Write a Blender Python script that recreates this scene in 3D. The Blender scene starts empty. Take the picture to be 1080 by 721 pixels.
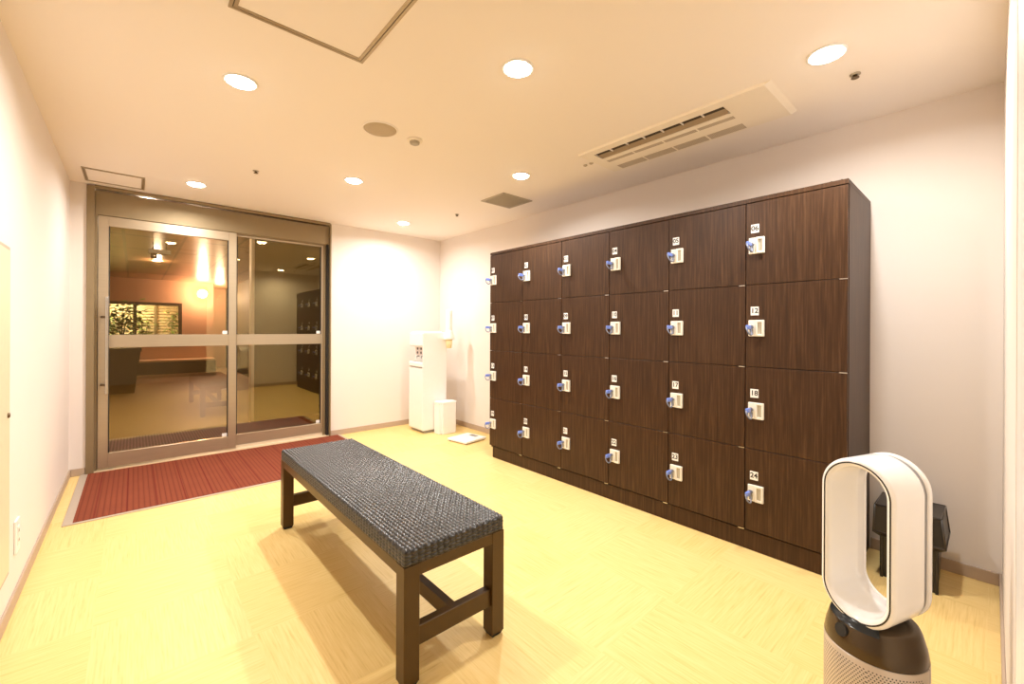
import bpy, bmesh, math, random
from mathutils import Vector, Matrix
random.seed(7)
SC = bpy.context.scene
COL = SC.collection
PI = math.pi

# ------------------------------------------------------------------ room numbers (metres)
XL, XR, YB, YN, C = -0.374, 2.96, 4.747, -0.032, 2.299
XK = 2.427                       # locker door front plane
HF, HC = 13.5, 2.33              # hall far wall, hall ceiling

# ------------------------------------------------------------------ node helpers
class NT:
    def __init__(s, name):
        s.m = bpy.data.materials.new(name); s.m.use_nodes = True
        s.t = s.m.node_tree; s.b = s.t.nodes['Principled BSDF']
        s.out = s.t.nodes['Material Output']
    def n(s, kind, **kw):
        nd = s.t.nodes.new(kind)
        for k, v in kw.items(): setattr(nd, k, v)
        return nd
    def l(s, a, b): s.t.links.new(a, b)
    def put(s, sock, v):
        if hasattr(v, 'is_output'): s.l(v, sock)
        else: sock.default_value = v
    def math(s, op, a, b=None, c=None):
        nd = s.n('ShaderNodeMath', operation=op)
        for i, v in enumerate((a, b, c)):
            if v is not None: s.put(nd.inputs[i], v)
        return nd.outputs[0]
    def mix(s, f, a, b):
        nd = s.n('ShaderNodeMix', data_type='RGBA')
        s.put(nd.inputs['Factor'], f); s.put(nd.inputs['A'], c4(a)); s.put(nd.inputs['B'], c4(b))
        return nd.outputs['Result']
    def coords(s):
        return s.n('ShaderNodeTexCoord').outputs['Object']
    def geo(s):
        return s.n('ShaderNodeNewGeometry').outputs['Position']
    def scale(s, v, sc):
        nd = s.n('ShaderNodeMapping'); s.l(v, nd.inputs['Vector']); nd.inputs['Scale'].default_value = sc
        return nd.outputs[0]
    def noise(s, v, scale=5, detail=3, rough=.5):
        nd = s.n('ShaderNodeTexNoise'); s.l(v, nd.inputs['Vector'])
        nd.inputs['Scale'].default_value = scale; nd.inputs['Detail'].default_value = detail
        nd.inputs['Roughness'].default_value = rough
        return nd.outputs['Fac']
    def xyz(s, v):
        nd = s.n('ShaderNodeSeparateXYZ'); s.l(v, nd.inputs[0]); return nd.outputs
    def ramp(s, f, stops):
        nd = s.n('ShaderNodeValToRGB'); s.l(f, nd.inputs[0]); e = nd.color_ramp.elements
        while len(e) < len(stops): e.new(.5)
        for i, (p, c) in enumerate(stops): e[i].position = p; e[i].color = c4(c)
        return nd.outputs[0]
    def bump(s, h, strength=.2, dist=.002):
        nd = s.n('ShaderNodeBump'); nd.inputs['Strength'].default_value = strength
        nd.inputs['Distance'].default_value = dist; s.l(h, nd.inputs['Height'])
        s.l(nd.outputs[0], s.b.inputs['Normal'])
    def set(s, col=None, rough=None, metal=None, spec=None):
        if col is not None: s.put(s.b.inputs['Base Color'], c4(col))
        if rough is not None: s.put(s.b.inputs['Roughness'], rough)
        if metal is not None: s.put(s.b.inputs['Metallic'], metal)
        if spec is not None: s.b.inputs['Specular IOR Level'].default_value = spec
        return s

def c4(c):
    if hasattr(c, 'is_output') or not hasattr(c, '__len__'): return c
    return tuple(c) + (1,) if len(c) == 3 else c

def plain(name, col, rough=.5, metal=0., var=.05, spec=.5, nscale=30):
    n = NT(name); v = n.coords(); f = n.noise(v, nscale, 3)
    d = tuple(max(0, c * (1 - var)) for c in col); u = tuple(min(1, c * (1 + var)) for c in col)
    n.set(n.mix(f, d, u), rough, metal, spec); return n.m

def emit(name, col, strength):
    n = NT(name); n.set((0, 0, 0), 1)
    n.b.inputs['Emission Color'].default_value = c4(col); n.b.inputs['Emission Strength'].default_value = strength
    return n.m

M = {}
def mats():
    # painted / papered walls
    n = NT('wallpaper'); v = n.geo(); f = n.noise(v, 350, 4)
    n.set(n.mix(n.noise(v, 2, 2), (.785, .722, .672), (.805, .745, .695)), .75); n.bump(f, .12, .001); M['wall'] = n.m
    n = NT('ceiling_board'); v = n.geo(); n.set(n.mix(n.noise(v, 2, 2), (.905, .85, .80), (.915, .86, .815)), .85); n.bump(n.noise(v, 400, 3), .08, .001); M['ceil'] = n.m
    # floor: wood-look tiles, grain turned a quarter on every other tile
    n = NT('wood_tile_floor'); v = n.geo(); p = n.xyz(v)
    ix = n.math('FLOOR', n.math('DIVIDE', n.math('SUBTRACT', p[0], -.116), .46))
    iy = n.math('FLOOR', n.math('DIVIDE', n.math('SUBTRACT', p[1], .01), .46))
    ck = n.math('PINGPONG', n.math('ADD', ix, iy), 1)
    g1 = n.noise(n.scale(v, (130, 5, 1)), 1, 5, .65); g2 = n.noise(n.scale(v, (5, 130, 1)), 1, 5, .65)
    mixf = n.n('ShaderNodeMix'); n.put(mixf.inputs['Factor'], ck); n.put(mixf.inputs['A'], g1); n.put(mixf.inputs['B'], g2)
    g = mixf.outputs['Result']
    cb = n.n('ShaderNodeCombineXYZ'); n.l(ix, cb.inputs[0]); n.l(iy, cb.inputs[1])
    wn = n.n('ShaderNodeTexWhiteNoise'); n.l(cb.outputs[0], wn.inputs[0])
    base = n.mix(wn.outputs['Value'], (.80, .565, .20), (.85, .63, .26))
    grain = n.ramp(g, [(.30, (.50, .30, .07)), (.42, (.75, .53, .20)), (.62, (.88, .67, .32))])
    n.set(n.mix(.45, base, grain), .38, spec=.35); n.bump(g, .12, .001); M['floor'] = n.m
    # dark veneer
    n = NT('dark_oak_veneer'); v = n.geo(); g = n.noise(n.scale(v, (60, 60, 2.2)), 2, 6, .6)
    h = n.noise(n.scale(v, (6, 6, .8)), 1.5, 3)
    c = n.ramp(g, [(.32, (.027, .0108, .0032)), (.5, (.049, .0198, .0066)), (.68, (.090, .043, .018))])
    n.set(n.mix(n.math('MULTIPLY', h, .5), c, (.045, .019, .0057)), .42, spec=.3); n.bump(g, .10, .001); M['veneer'] = n.m
    M['gap'] = plain('locker_interior_black', (.006, .004, .003), .8)
    M['hinge'] = plain('nickel_hinge', (.62, .60, .56), .25, 1)
    M['lock'] = plain('ivory_plastic', (.82, .79, .70), .35)
    M['lock_recess'] = plain('grey_beige_plastic', (.52, .48, .38), .4)
    M['lock_grey'] = plain('grey_cylinder', (.30, .31, .33), .35, .6)
    M['plate'] = plain('white_number_plate', (.84, .83, .80), .35)
    M['ink'] = plain('black_ink', (.012, .012, .014), .5)
    M['key'] = plain('blue_key_plastic', (.17, .26, .72), .3)
    M['band'] = plain('grey_blue_band', (.20, .23, .33), .3)
    # bench
    n = NT('woven_resin'); v = n.geo(); n.set(n.mix(n.noise(v, 60, 4), (.007, .0065, .0065), (.026, .0235, .022)), .28, spec=.9); M['weave'] = n.m
    M['frame'] = plain('brown_enamel', (.068, .032, .003), .38, .1)
    M['foot'] = plain('black_rubber', (.01, .01, .01), .7)
    # door metal
    n = NT('bronze_anodised_metal'); v = n.geo(); n.set(n.mix(n.noise(n.scale(v, (3, 3, 60)), 2, 3), (.45, .37, .26), (.51, .425, .305)), .38, .7); M['bronze'] = n.m
    n = NT('dark_bronze_metal'); v = n.geo(); n.set(n.mix(n.noise(v, 3, 2), (.27, .205, .115), (.32, .245, .14)), .5, .55); M['bronze_dark'] = n.m
    n = NT('door_black_gasket'); n.set((.02, .016, .012), .6); M['gasket'] = n.m
    M['sill'] = plain('pale_sill_metal', (.72, .60, .44), .45, .3)
    M['steel'] = plain('satin_steel', (.62, .60, .56), .25, 1)
    n = NT('door_glass')
    tr = n.n('ShaderNodeBsdfTransparent'); tr.inputs[0].default_value = (.93, .90, .86, 1)
    gl = n.n('ShaderNodeBsdfGlossy'); gl.inputs['Roughness'].default_value = 0.0; gl.inputs[0].default_value = (1, .82, .42, 1)
    fr = n.n('ShaderNodeFresnel'); fr.inputs[0].default_value = 1.9
    ms = n.n('ShaderNodeMixShader'); n.l(fr.outputs[0], ms.inputs[0]); n.l(tr.outputs[0], ms.inputs[1]); n.l(gl.outputs[0], ms.inputs[2])
    n.l(ms.outputs[0], n.out.inputs[0]); M['glass'] = n.m
    # mat
    n = NT('red_ribbed_matting'); v = n.geo(); p = n.xyz(v)
    a = n.math('PINGPONG', n.math('MULTIPLY', p[0], 1), .014); a = n.math('DIVIDE', a, .014)
    b = n.math('DIVIDE', n.math('PINGPONG', p[1], .014), .014)
    h = n.math('MINIMUM', a, n.math('ADD', b, .25))
    sx = n.math('LESS_THAN', n.math('PINGPONG', n.math('ADD', p[0], .03), .075), .004)
    col = n.ramp(h, [(.05, (.15, .034, .016)), (.30, (.23, .056, .026)), (.9, (.26, .065, .031))])
    col = n.mix(n.noise(v, 5, 3), col, n.mix(.45, col, (.15, .028, .015)))
    n.set(n.mix(n.math('MULTIPLY', sx, .7), col, (.13, .012, .008)), .9, spec=.2); n.bump(h, .25, .003); M['mat'] = n.m
    M['mat_frame'] = plain('mat_frame_metal', (.52, .44, .36), .5, .3)
    n = NT('grey_ribbed_matting'); v = n.geo(); p = n.xyz(v)
    a = n.math('DIVIDE', n.math('PINGPONG', p[0], .012), .012)
    n.set(n.mix(a, (.26, .265, .28), (.46, .46, .48)), .9); M['grey_mat'] = n.m
    M['base'] = plain('taupe_baseboard', (.47, .36, .27), .5)
    M['white'] = plain('white_plastic', (.87, .865, .85), .32, var=.02)
    M['offwhite'] = plain('cream_plastic', (.87, .85, .79), .4, var=.02)
    M['paper'] = plain('cream_cup_paper', (.88, .76, .45), .6)
    M['greyplastic'] = plain('grey_plastic', (.30, .29, .27), .4)
    M['button'] = plain('dark_buttons', (.10, .08, .08), .4)
    M['pink'] = plain('pale_control_panel', (.72, .63, .60), .4)
    M['display'] = plain('grey_display', (.20, .20, .18), .2)
    M['blackplastic'] = plain('black_plastic', (.016, .013, .011), .32)
    M['edge_black'] = plain('lighter_black_plastic', (.05, .042, .036), .3)  # a lighter black for the rim lines of the bin hood
    M['loop'] = plain('gloss_white_plastic', (.91, .91, .91), .16, var=.01)
    M['black_trim'] = plain('black_trim', (.012, .012, .014), .25)
    M['silver'] = plain('silver_plastic', (.34, .34, .35), .35, .4)
    M['bronze_fan'] = plain('bronze_lacquer', (.088, .064, .040), .26, .75)
    # perforated shell: small dark holes round the drum, none on the seam strip
    n = NT('perforated_silver_shell'); v = n.coords(); p = n.xyz(v)
    ang = n.math('MULTIPLY', n.math('ARCTAN2', p[1], p[0]), .1127)
    pz = .0062
    row = n.math('FLOOR', n.math('DIVIDE', p[2], pz))
    u = n.math('ADD', n.math('DIVIDE', ang, pz * 1.25), n.math('MULTIPLY', n.math('PINGPONG', row, 1), .5))
    du = n.math('SUBTRACT', n.math('FRACT', n.math('ADD', u, 100.)), .5); dv = n.math('SUBTRACT', n.math('FRACT', n.math('DIVIDE', p[2], pz)), .5)
    d2 = n.math('ADD', n.math('MULTIPLY', n.math('MULTIPLY', du, du), 1.5), n.math('MULTIPLY', dv, dv))
    hole = n.math('LESS_THAN', d2, .085)
    hole = n.math('MULTIPLY', hole, n.math('LESS_THAN', p[2], .284))
    # the rim of plain shell beside the seam (seam faces the viewer's right)
    sa = n.math('ABSOLUTE', n.math('SUBTRACT', n.math('ARCTAN2', p[1], p[0]), math.radians(-98)))
    hole = n.math('MULTIPLY', hole, n.math('GREATER_THAN', sa, .30))
    seam = n.math('LESS_THAN', sa, .008)
    n.set(n.mix(n.math('MAXIMUM', hole, seam), (.60, .53, .46), (.035, .03, .025)), .38, n.math('MULTIPLY', n.math('SUBTRACT', 1., hole), .45)); M['shell'] = n.m
    M['smoke'] = plain('smoked_plastic', (.05, .055, .06), .12)
    M['alu'] = plain('hatch_aluminium', (.46, .38, .27), .42, .5)
    M['hatchline'] = plain('hatch_groove', (.05, .035, .02), .8)
    M['ac'] = plain('ac_white_plastic', (.885, .82, .72), .45, var=.01)
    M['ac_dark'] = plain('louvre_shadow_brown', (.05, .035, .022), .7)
    M['ac_blade'] = plain('louvre_blade', (.36, .28, .19), .5)
    # mesh grille
    n = NT('ac_mesh_grille'); v = n.geo(); p = n.xyz(v)
    a = n.math('DIVIDE', n.math('PINGPONG', p[1], .004), .004)
    n.set(n.mix(a, (.34, .28, .22), (.66, .58, .48)), .6); M['ac_mesh'] = n.m
    M['vent'] = plain('vent_grey', (.42, .37, .29), .5)
    n = NT('speaker_mesh'); v = n.geo(); n.set(n.mix(n.noise(v, 420, 1), (.36, .29, .19), (.62, .52, .38)), .7); M['speaker'] = n.m
    M['brass'] = plain('dark_brass', (.16, .11, .06), .35, .8)
    M['lamp'] = emit('lamp_diffuser', (1, .95, .87), 22)
    M['panel'] = plain('cream_inspection_panel', (.74, .65, .46), .5)
    # hall beyond the glass
    n = NT('hall_wall_paint'); v = n.geo(); n.set(n.mix(n.noise(v, 3, 2), (.46, .25, .15), (.52, .29, .175)), .6); M['hall_wall'] = n.m
    n = NT('hall_floor_boards'); v = n.geo(); p = n.xyz(v)
    ly = n.math('LESS_THAN', n.math('PINGPONG', p[1], .3), .006)
    g = n.noise(n.scale(v, (4, 40, 1)), 1.5, 4)
    n.set(n.mix(n.math('MULTIPLY', ly, .5), n.mix(g, (.14, .075, .035), (.20, .11, .055)), (.04, .022, .012)), .5); M['hall_floor'] = n.m
    n = NT('hall_ceiling_tiles'); v = n.geo(); p = n.xyz(v)
    lx = n.math('LESS_THAN', n.math('PINGPONG', n.math('ADD', p[0], .1), .30), .016); ly = n.math('LESS_THAN', n.math('PINGPONG', p[1], .6), .03)
    n.set(n.mix(n.math('MAXIMUM', lx, ly), (.30, .155, .08), (.09, .045, .02)), .30, spec=.7); M['hall_ceil'] = n.m
    M['partition'] = plain('dark_partition_paint', (.06, .045, .02), .7)
    M['trimwhite'] = plain('pale_trim', (.78, .70, .56), .45)
    M['darkwood'] = plain('dark_platform_wood', (.035, .020, .012), .4)
    M['lightwood'] = plain('pale_edge_wood', (.62, .42, .26), .4)
    M['pot'] = plain('black_planter', (.022, .02, .018), .4)
    n = NT('leaf_green'); v = n.geo(); n.set(n.mix(n.noise(v, 9, 3), (.06, .16, .025), (.28, .42, .09)), .5); M['leaf'] = n.m
    M['stem'] = plain('plant_stem', (.15, .13, .06), .7)
    n = NT('bamboo_screen'); v = n.geo(); p = n.xyz(v)
    a = n.math('DIVIDE', n.math('PINGPONG', p[2], .045), .045)
    n.set(n.mix(a, (.52, .46, .26), (.76, .70, .46)), .7); M['bamboo'] = n.m
    M['soil'] = plain('soil', (.05, .035, .02), .9)
    M['globe'] = emit('warm_globe', (1, .72, .42), 30)
    M['added_bulb'] = emit('added_hall_bulb', (1, .80, .55), 10)  # glow of the added hall ceiling lamps
    M['signglass'] = plain('pale_sign_plastic', (.62, .62, .55), .25)
mats()

# ------------------------------------------------------------------ geometry helpers (world coordinates)
def bm_new(): return bmesh.new()
def box(bm, x0, x1, y0, y1, z0, z1, bev=0, seg=2, mi=0):
    r = bmesh.ops.create_cube(bm, size=1)
    vs = r['verts']
    for v in vs:
        v.co = Vector(((x0 + x1) / 2 + v.co.x * (x1 - x0), (y0 + y1) / 2 + v.co.y * (y1 - y0), (z0 + z1) / 2 + v.co.z * (z1 - z0)))
    fs = list({f for v in vs for f in v.link_faces})
    for f in fs: f.material_index = mi
    if bev:
        es = list({e for v in vs for e in v.link_edges})
        rr = bmesh.ops.bevel(bm, geom=es, offset=bev, segments=seg, affect='EDGES', profile=.5)
        for f in rr['faces']: f.material_index = mi
        vs = list({v for f in rr['faces'] for v in f.verts} | {v for v in vs if v.is_valid})
    return vs
def lathe(bm, cx, cy, prof, seg=48, mi=0, cap0=True, cap1=True):
    rings = []
    for r, z in prof:
        rings.append([bm.verts.new((cx + r * math.cos(2 * PI * i / seg), cy + r * math.sin(2 * PI * i / seg), z)) for i in range(seg)])
    for a, b in zip(rings, rings[1:]):
        for i in range(seg):
            f = bm.faces.new((a[i], a[(i + 1) % seg], b[(i + 1) % seg], b[i])); f.material_index = mi; f.smooth = True
    if cap0: f = bm.faces.new(rings[0][::-1]); f.material_index = mi
    if cap1: f = bm.faces.new(rings[-1]); f.material_index = mi
    return rings
def tube(bm, pts, r, seg=10, mi=0, closed=False, taper=None):
    pts = [Vector(p) for p in pts]; n = len(pts); rings = []
    up = Vector((0, 0, 1))
    for i, p in enumerate(pts):
        a = pts[(i - 1) % n] if (closed or i) else pts[i]
        b = pts[(i + 1) % n] if (closed or i < n - 1) else pts[i]
        t = (b - a).normalized()
        u = t.cross(up)
        if u.length < 1e-3: u = t.cross(Vector((1, 0, 0)))
        u.normalize(); w = u.cross(t)
        rr = r * (taper[i] if taper else 1)
        rings.append([bm.verts.new(p + u * rr * math.cos(2 * PI * k / seg) + w * rr * math.sin(2 * PI * k / seg)) for k in range(seg)])
    pr = list(zip(rings, rings[1:])) + ([(rings[-1], rings[0])] if closed else [])
    for a, b in pr:
        for k in range(seg):
            f = bm.faces.new((a[k], a[(k + 1) % seg], b[(k + 1) % seg], b[k])); f.smooth = True; f.material_index = mi
    if not closed:
        bm.faces.new(rings[0][::-1]).material_index = mi; bm.faces.new(rings[-1]).material_index = mi
def prism(bm, poly, a0, a1, axis='y', mi=0, smooth=False):
    def mk(p, a):
        if axis == 'y': return (p[0], a, p[1])
        if axis == 'x': return (a, p[0], p[1])
        return (p[0], p[1], a)
    A = [bm.verts.new(mk(p, a0)) for p in poly]; B = [bm.verts.new(mk(p, a1)) for p in poly]
    n = len(poly)
    for i in range(n):
        f = bm.faces.new((A[i], A[(i + 1) % n], B[(i + 1) % n], B[i])); f.material_index = mi; f.smooth = smooth
    bm.faces.new(A[::-1]).material_index = mi; bm.faces.new(B).material_index = mi
def frustum(bm, x0, x1, y0, y1, z0, X0, X1, Y0, Y1, z1, mi=0):
    a = [bm.verts.new(p) for p in ((x0, y0, z0), (x1, y0, z0), (x1, y1, z0), (x0, y1, z0))]
    b = [bm.verts.new(p) for p in ((X0, Y0, z1), (X1, Y0, z1), (X1, Y1, z1), (X0, Y1, z1))]
    for i in range(4): bm.faces.new((a[i], a[(i + 1) % 4], b[(i + 1) % 4], b[i])).material_index = mi
    bm.faces.new(a[::-1]).material_index = mi; bm.faces.new(b).material_index = mi

WLOC = {}
def obj(name, bm, mat, parent=None, label=None, origin=None):
    bmesh.ops.recalc_face_normals(bm, faces=bm.faces)
    xs = [v.co for v in bm.verts]
    lo = Vector([min(c[i] for c in xs) for i in range(3)]); hi = Vector([max(c[i] for c in xs) for i in range(3)])
    org = Vector(origin) if origin else Vector(((lo.x + hi.x) / 2, (lo.y + hi.y) / 2, lo.z))
    for v in bm.verts: v.co -= org
    me = bpy.data.meshes.new(name); bm.to_mesh(me); bm.free()
    for m in (mat if isinstance(mat, (list, tuple)) else [mat]): me.materials.append(M[m])
    o = bpy.data.objects.new(name, me); COL.objects.link(o)
    WLOC[o.name] = org
    if parent is not None:
        o.parent = parent; o.location = org - WLOC[parent.name]
    else: o.location = org
    if label: o['label'] = label
    return o
def tag(o, label, cat, group=None):
    o['label'] = label; o['category'] = cat
    if group: o['group'] = group
    return o
def empty(name, loc, label=None, cat=None, group=None, kind=None):
    o = bpy.data.objects.new(name, None); COL.objects.link(o); o.location = loc; o.empty_display_size = .1
    WLOC[o.name] = Vector(loc)
    if label: tag(o, label, cat, group)
    if kind: o['kind'] = kind
    return o
def struct(name, bm, mat, parent=None):
    o = obj(name, bm, mat, parent)
    if parent is None: o['kind'] = 'structure'
    return o
def copy_tree(o, delta, parent=None):
    c = o.copy(); COL.objects.link(c)
    WLOC[c.name] = WLOC[o.name] + Vector(delta)
    if parent is not None: c.parent = parent
    if parent is None or parent is o.parent: c.location = o.location + Vector(delta)
    for ch in list(o.children): copy_tree(ch, delta, c)
    return c
def B(*a, **k):
    bm = bm_new(); box(bm, *a, **k); return bm
def mesh_text(bm, body, size, origin, xdir, ydir, mi):
    cu = bpy.data.curves.new('digits', 'FONT'); cu.body = body; cu.size = size; cu.offset = .0009; cu.align_x = 'CENTER'; cu.align_y = 'CENTER'
    t = bpy.data.objects.new('digits', cu); COL.objects.link(t)
    dg = bpy.context.evaluated_depsgraph_get(); dg.update()
    me = bpy.data.meshes.new_from_object(t.evaluated_get(dg))
    off = len(bm.verts); X = Vector(xdir); Y = Vector(ydir); O = Vector(origin)
    vs = [bm.verts.new(O + X * v.co.x + Y * v.co.y) for v in me.vertices]
    for p in me.polygons:
        try: bm.faces.new([vs[i] for i in p.vertices]).material_index = mi
        except ValueError: pass
    bpy.data.objects.remove(t); bpy.data.curves.remove(cu); bpy.data.meshes.remove(me)

# ------------------------------------------------------------------ the setting
struct('floor', B(-.60, 3.06, -2.35, 4.80, -.10, 0), 'floor')
bm = bm_new(); box(bm, -.60, 3.06, -2.35, 4.84, C, C + .10); struct('ceiling', bm, 'ceil')
struct('wall_left', B(XL - .10, XL, -2.30, YB + .10, 0, C), 'wall')
bm = bm_new(); box(bm, XL, -.282, YB, YB + .10, 0, C); box(bm, 1.592, XR, YB, YB + .10, 0, C); box(bm, -.282, 1.592, YB + .015, YB + .10, 2.285, C); struct('wall_back', bm, 'wall')
struct('wall_right', B(XR, XR + .10, YN - .1, YB + .10, 0, C), 'wall')
bm = bm_new(); box(bm, 1.34, XR, YN - .10, YN, 0, C); struct('wall_near', bm, 'wall')
bm = bm_new(); box(bm, XL, 1.50, -2.30, -2.20, 0, C); box(bm, 1.40, 1.50, -2.20, YN - .10, 0, C); struct('wall_alcove', bm, 'wall')
struct('trim_7', B(1.00, 1.34, YN - .10, YN - .001, 0, C, bev=.003, seg=1), 'white')
bh, bt = .058, .009
def baseboard(name, *b): struct(name, B(*b, bev=.002, seg=1), 'base')
baseboard('baseboard_left', XL, XL + bt, -2.19, YB, 0, bh)
bm = bm_new(); box(bm, XL + bt, -.284, YB - bt, YB, 0, bh, .002, 1); box(bm, 1.594, XR - bt, YB - bt, YB, 0, bh, .002, 1); struct('baseboard_back', bm, 'base')
bm = bm_new(); box(bm, XR - bt, XR, YN + bt, .43, 0, bh, .002, 1); box(bm, XR - bt, XR, 3.045, YB, 0, bh, .002, 1); struct('baseboard_right', bm, 'base')
baseboard('baseboard_near', 1.342, XR, YN, YN + bt, 0, bh)

# door surround
bm = bm_new(); box(bm, -.282, -.236, YB - .018, YB + .11, 0, 2.285, .002, 1); box(bm, -.236, -.222, YB + .02, YB + .10, .0, 2.07, .001, 1)
box(bm, 1.578, 1.592, YB - .012, YB + .11, 0, 2.285, .002, 1); box(bm, -.236, 1.578, YB - .014, YB + .0145, 2.270, 2.296, .002, 1)
struct('trim_1', bm, 'bronze_dark')
bm = bm_new(); box(bm, -.236, 1.578, YB + .022, YB + .10, 2.068, 2.262, .002, 1)
box(bm, -.236, 1.578, YB + .030, YB + .09, 2.060, 2.067, 0)
struct('trim_2', bm, 'bronze_dark')
bm = bm_new(); box(bm, 1.552, 1.578, YB + .02, YB + .10, 0, 2.068); box(bm, -.238, -.2205, YB + .055, YB + .09, 0, 2.06); struct('trim_3', bm, 'gasket')
struct('trim_4', B(1.528, 1.552, YB + .045, YB + .10, 0, 2.068, bev=.002, seg=1), 'bronze_dark')
bm = bm_new(); box(bm, -.236, 1.578, YB + .005, YB + .11, 0.0005, .010); box(bm, .728, 1.552, YB + .012, YB + .058, .010, .013); box(bm, .728, 1.527, YB + .0575, YB + .098, .010, .0392); struct('trim_5', bm, 'sill')

def sliding_door(name, x0, x1, sl, sr, y, zt, zb, handle):
    d = empty(name, ((x0 + x1) / 2, y + .018, .011), kind='structure')
    bm = bm_new(); t = .036
    box(bm, x0, x0 + sl, y, y + t, zb, zt, .002, 1); box(bm, x1 - sr, x1, y, y + t, zb, zt, .002, 1)
    tr = zt - (.078 if handle else .022)
    box(bm, x0 + sl, x1 - sr, y, y + t, tr, zt, .0015, 1)
    box(bm, x0 + sl, x1 - sr, y, y + t, .998, 1.102, .0015, 1); box(bm, x0 + sl, x1 - sr, y, y + t, zb, .142, .0015, 1)
    obj('door_frame', bm, 'bronze', d)
    for a, b in ((.142, .998), (1.102, tr)):
        obj('glass_pane', B(x0 + sl, x1 - sr, y + .015, y + .021, a, b), 'glass', d)
        obj('glass_sticker', B(x1 - sr - .045, x1 - sr - .003, y + .0125, y + .0145, a + .004, a + .034, bev=.0004, seg=1), 'plate', d, 'small white corner sticker')
    g = bm_new()
    for a, b in ((.142, .998), (1.102, tr)):
        box(g, x0 + sl, x0 + sl + .007, y + .004, y + .032, a, b); box(g, x1 - sr - .007, x1 - sr, y + .004, y + .032, a, b)
    obj('glazing_bead', g, 'gasket', d)
    if handle:
        bm = bm_new(); box(bm, -.172, -.150, y - .070, y - .048, .625, 1.41, .004, 2)
        h = obj('handle', bm, 'steel', d, 'long satin steel pull bar')
        for z in (.70, 1.245):
            bm = bm_new(); tube(bm, [(-.195, y, z), (-.195, y - .03, z), (-.172, y - .058, z)], .009, 10); obj('handle_bracket', bm, 'brass', h)
    return d
sliding_door('door_1', -.218, .728, .062, .064, YB + .018, 2.062, .026, True)
sliding_door('door_2', .69, 1.545, .045, .034, YB + .060, 2.062, .040, False)

# ------------------------------------------------------------------ entrance mat
mt = empty('entrance_mat', (.68, 4.17, 0), 'red ribbed entrance mat in a flat taupe frame before the glass doors', 'mat')
bm = bm_new()
box(bm, -.312, -.268, 3.582, 4.736, .0005, .006, .001, 1); box(bm, -.268, 1.69, 3.582, 3.604, .0005, .006, .001, 1)
box(bm, 1.662, 1.69, 3.604, 4.736, .0005, .006, .001, 1); box(bm, -.268, -.20, 4.690, 4.736, .0005, .006)
obj('mat_frame', bm, 'mat_frame', mt, 'flat taupe metal border')
obj('mat_carpet', B(-.268, 1.662, 3.604, 4.728, .0005, .0075), 'mat', mt)

# ------------------------------------------------------------------ lockers
KY0, KY1 = .436, 3.040
PY = (KY1 - KY0) / 6; ZR = [.110, .540, .970, 1.400, 1.830]
lk = empty('locker_bank', ((XK + XR) / 2, (KY0 + KY1) / 2, 0), 'wide dark brown wood-veneer bank of 24 numbered lockers along the right wall', 'lockers')
bm = bm_new()
box(bm, XK + .022, XR - .006, KY0, KY0 + .02, 0.0, 1.8323, .001, 1); box(bm, XK + .022, XR - .006, KY1 - .02, KY1, .09, 1.8323, .001, 1)
box(bm, XK, XR - .006, KY0, KY1, 1.8325, 1.855, .001, 1)
obj('carcass', bm, 'veneer', lk)
obj('interior', B(XK + .024, XR - .01, KY0 + .02, KY1 - .02, .10, 1.8325), 'gap', lk)
obj('plinth', B(XK + .018, XR - .02, KY0 + .02, KY1 - .025, 0, .10, bev=.001, seg=1), 'veneer', lk)
for y in (.475, .515):
    bm = bm_new(); box(bm, XK + .06, XK + .085, y - .006, y + .006, 1.855, 1.869, .001, 1); tube(bm, [(XK + .072, y, 1.868), (XK + .072, y, 1.876)], .004, 8); obj('top_bracket', bm, 'blackplastic', lk, 'tiny black bracket on the top board')
def number_plate(y1, zb, num):
    bm = bm_new(); yc = y1 - .045; zc = zb + .292
    box(bm, XK - .003, XK, yc - .0195, yc + .0195, zc - .0225, zc + .0225, .001, 1, 0)
    mesh_text(bm, '%02d' % num, .036, (XK - .0034, yc, zc + .001), (0, -1, 0), (0, 0, 1), 1)
    return bm
def make_door(y1, zb, zt):
    d = obj('door', B(XK, XK + .020, y1 - PY + .002, y1 - .002, zb + .0015, zt - .0015, bev=.0008, seg=1), 'veneer', lk)
    yl, yr, z0, z1 = y1 - .017, y1 - .092, zb + .160, zb + .245
    bm = bm_new()
    # lock housing: a plate, with a raised rim round the finger recess
    box(bm, XK - .006, XK, yr, yl, z0, z1, .003, 2, 0)
    box(bm, XK - .016, XK - .006, yr, yr + .010, z0, z1, .003, 2, 0); box(bm, XK - .016, XK - .006, yr + .030, yr + .040, z0, z1, .003, 2, 0)
    box(bm, XK - .016, XK - .006, yr + .008, yr + .032, z0, z0 + .012, .003, 2, 0); box(bm, XK - .016, XK - .006, yr + .008, yr + .032, z1 - .012, z1, .003, 2, 0)
    box(bm, XK - .012, XK - .006, yr + .038, yl - .001, z0 + .001, z1 - .001, .002, 2, 0)
    box(bm, XK - .0068, XK - .0055, yr + .009, yr + .031, z0 + .011, z1 - .011, 0, 1, 1)
    obj('lock', bm, ['lock', 'lock_recess'], d, 'ivory lock plate with finger recess')
    bm = bm_new(); yk = yl - .016; zk = z0 + .048
    tube(bm, [(XK - .011, yk, zk), (XK - .021, yk, zk)], .0115, 16); box(bm, XK - .0145, XK - .011, yk - .009, yk + .009, zk - .040, zk - .012, .002, 1)
    obj('lock_cylinder', bm, 'lock_grey', d)
    obj('hinge', B(XK - .002, XK + .0215, y1 - PY + .0025, y1 - PY + .032, zb - .0035, zb + .0010), 'hinge', d)
    return d
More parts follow.
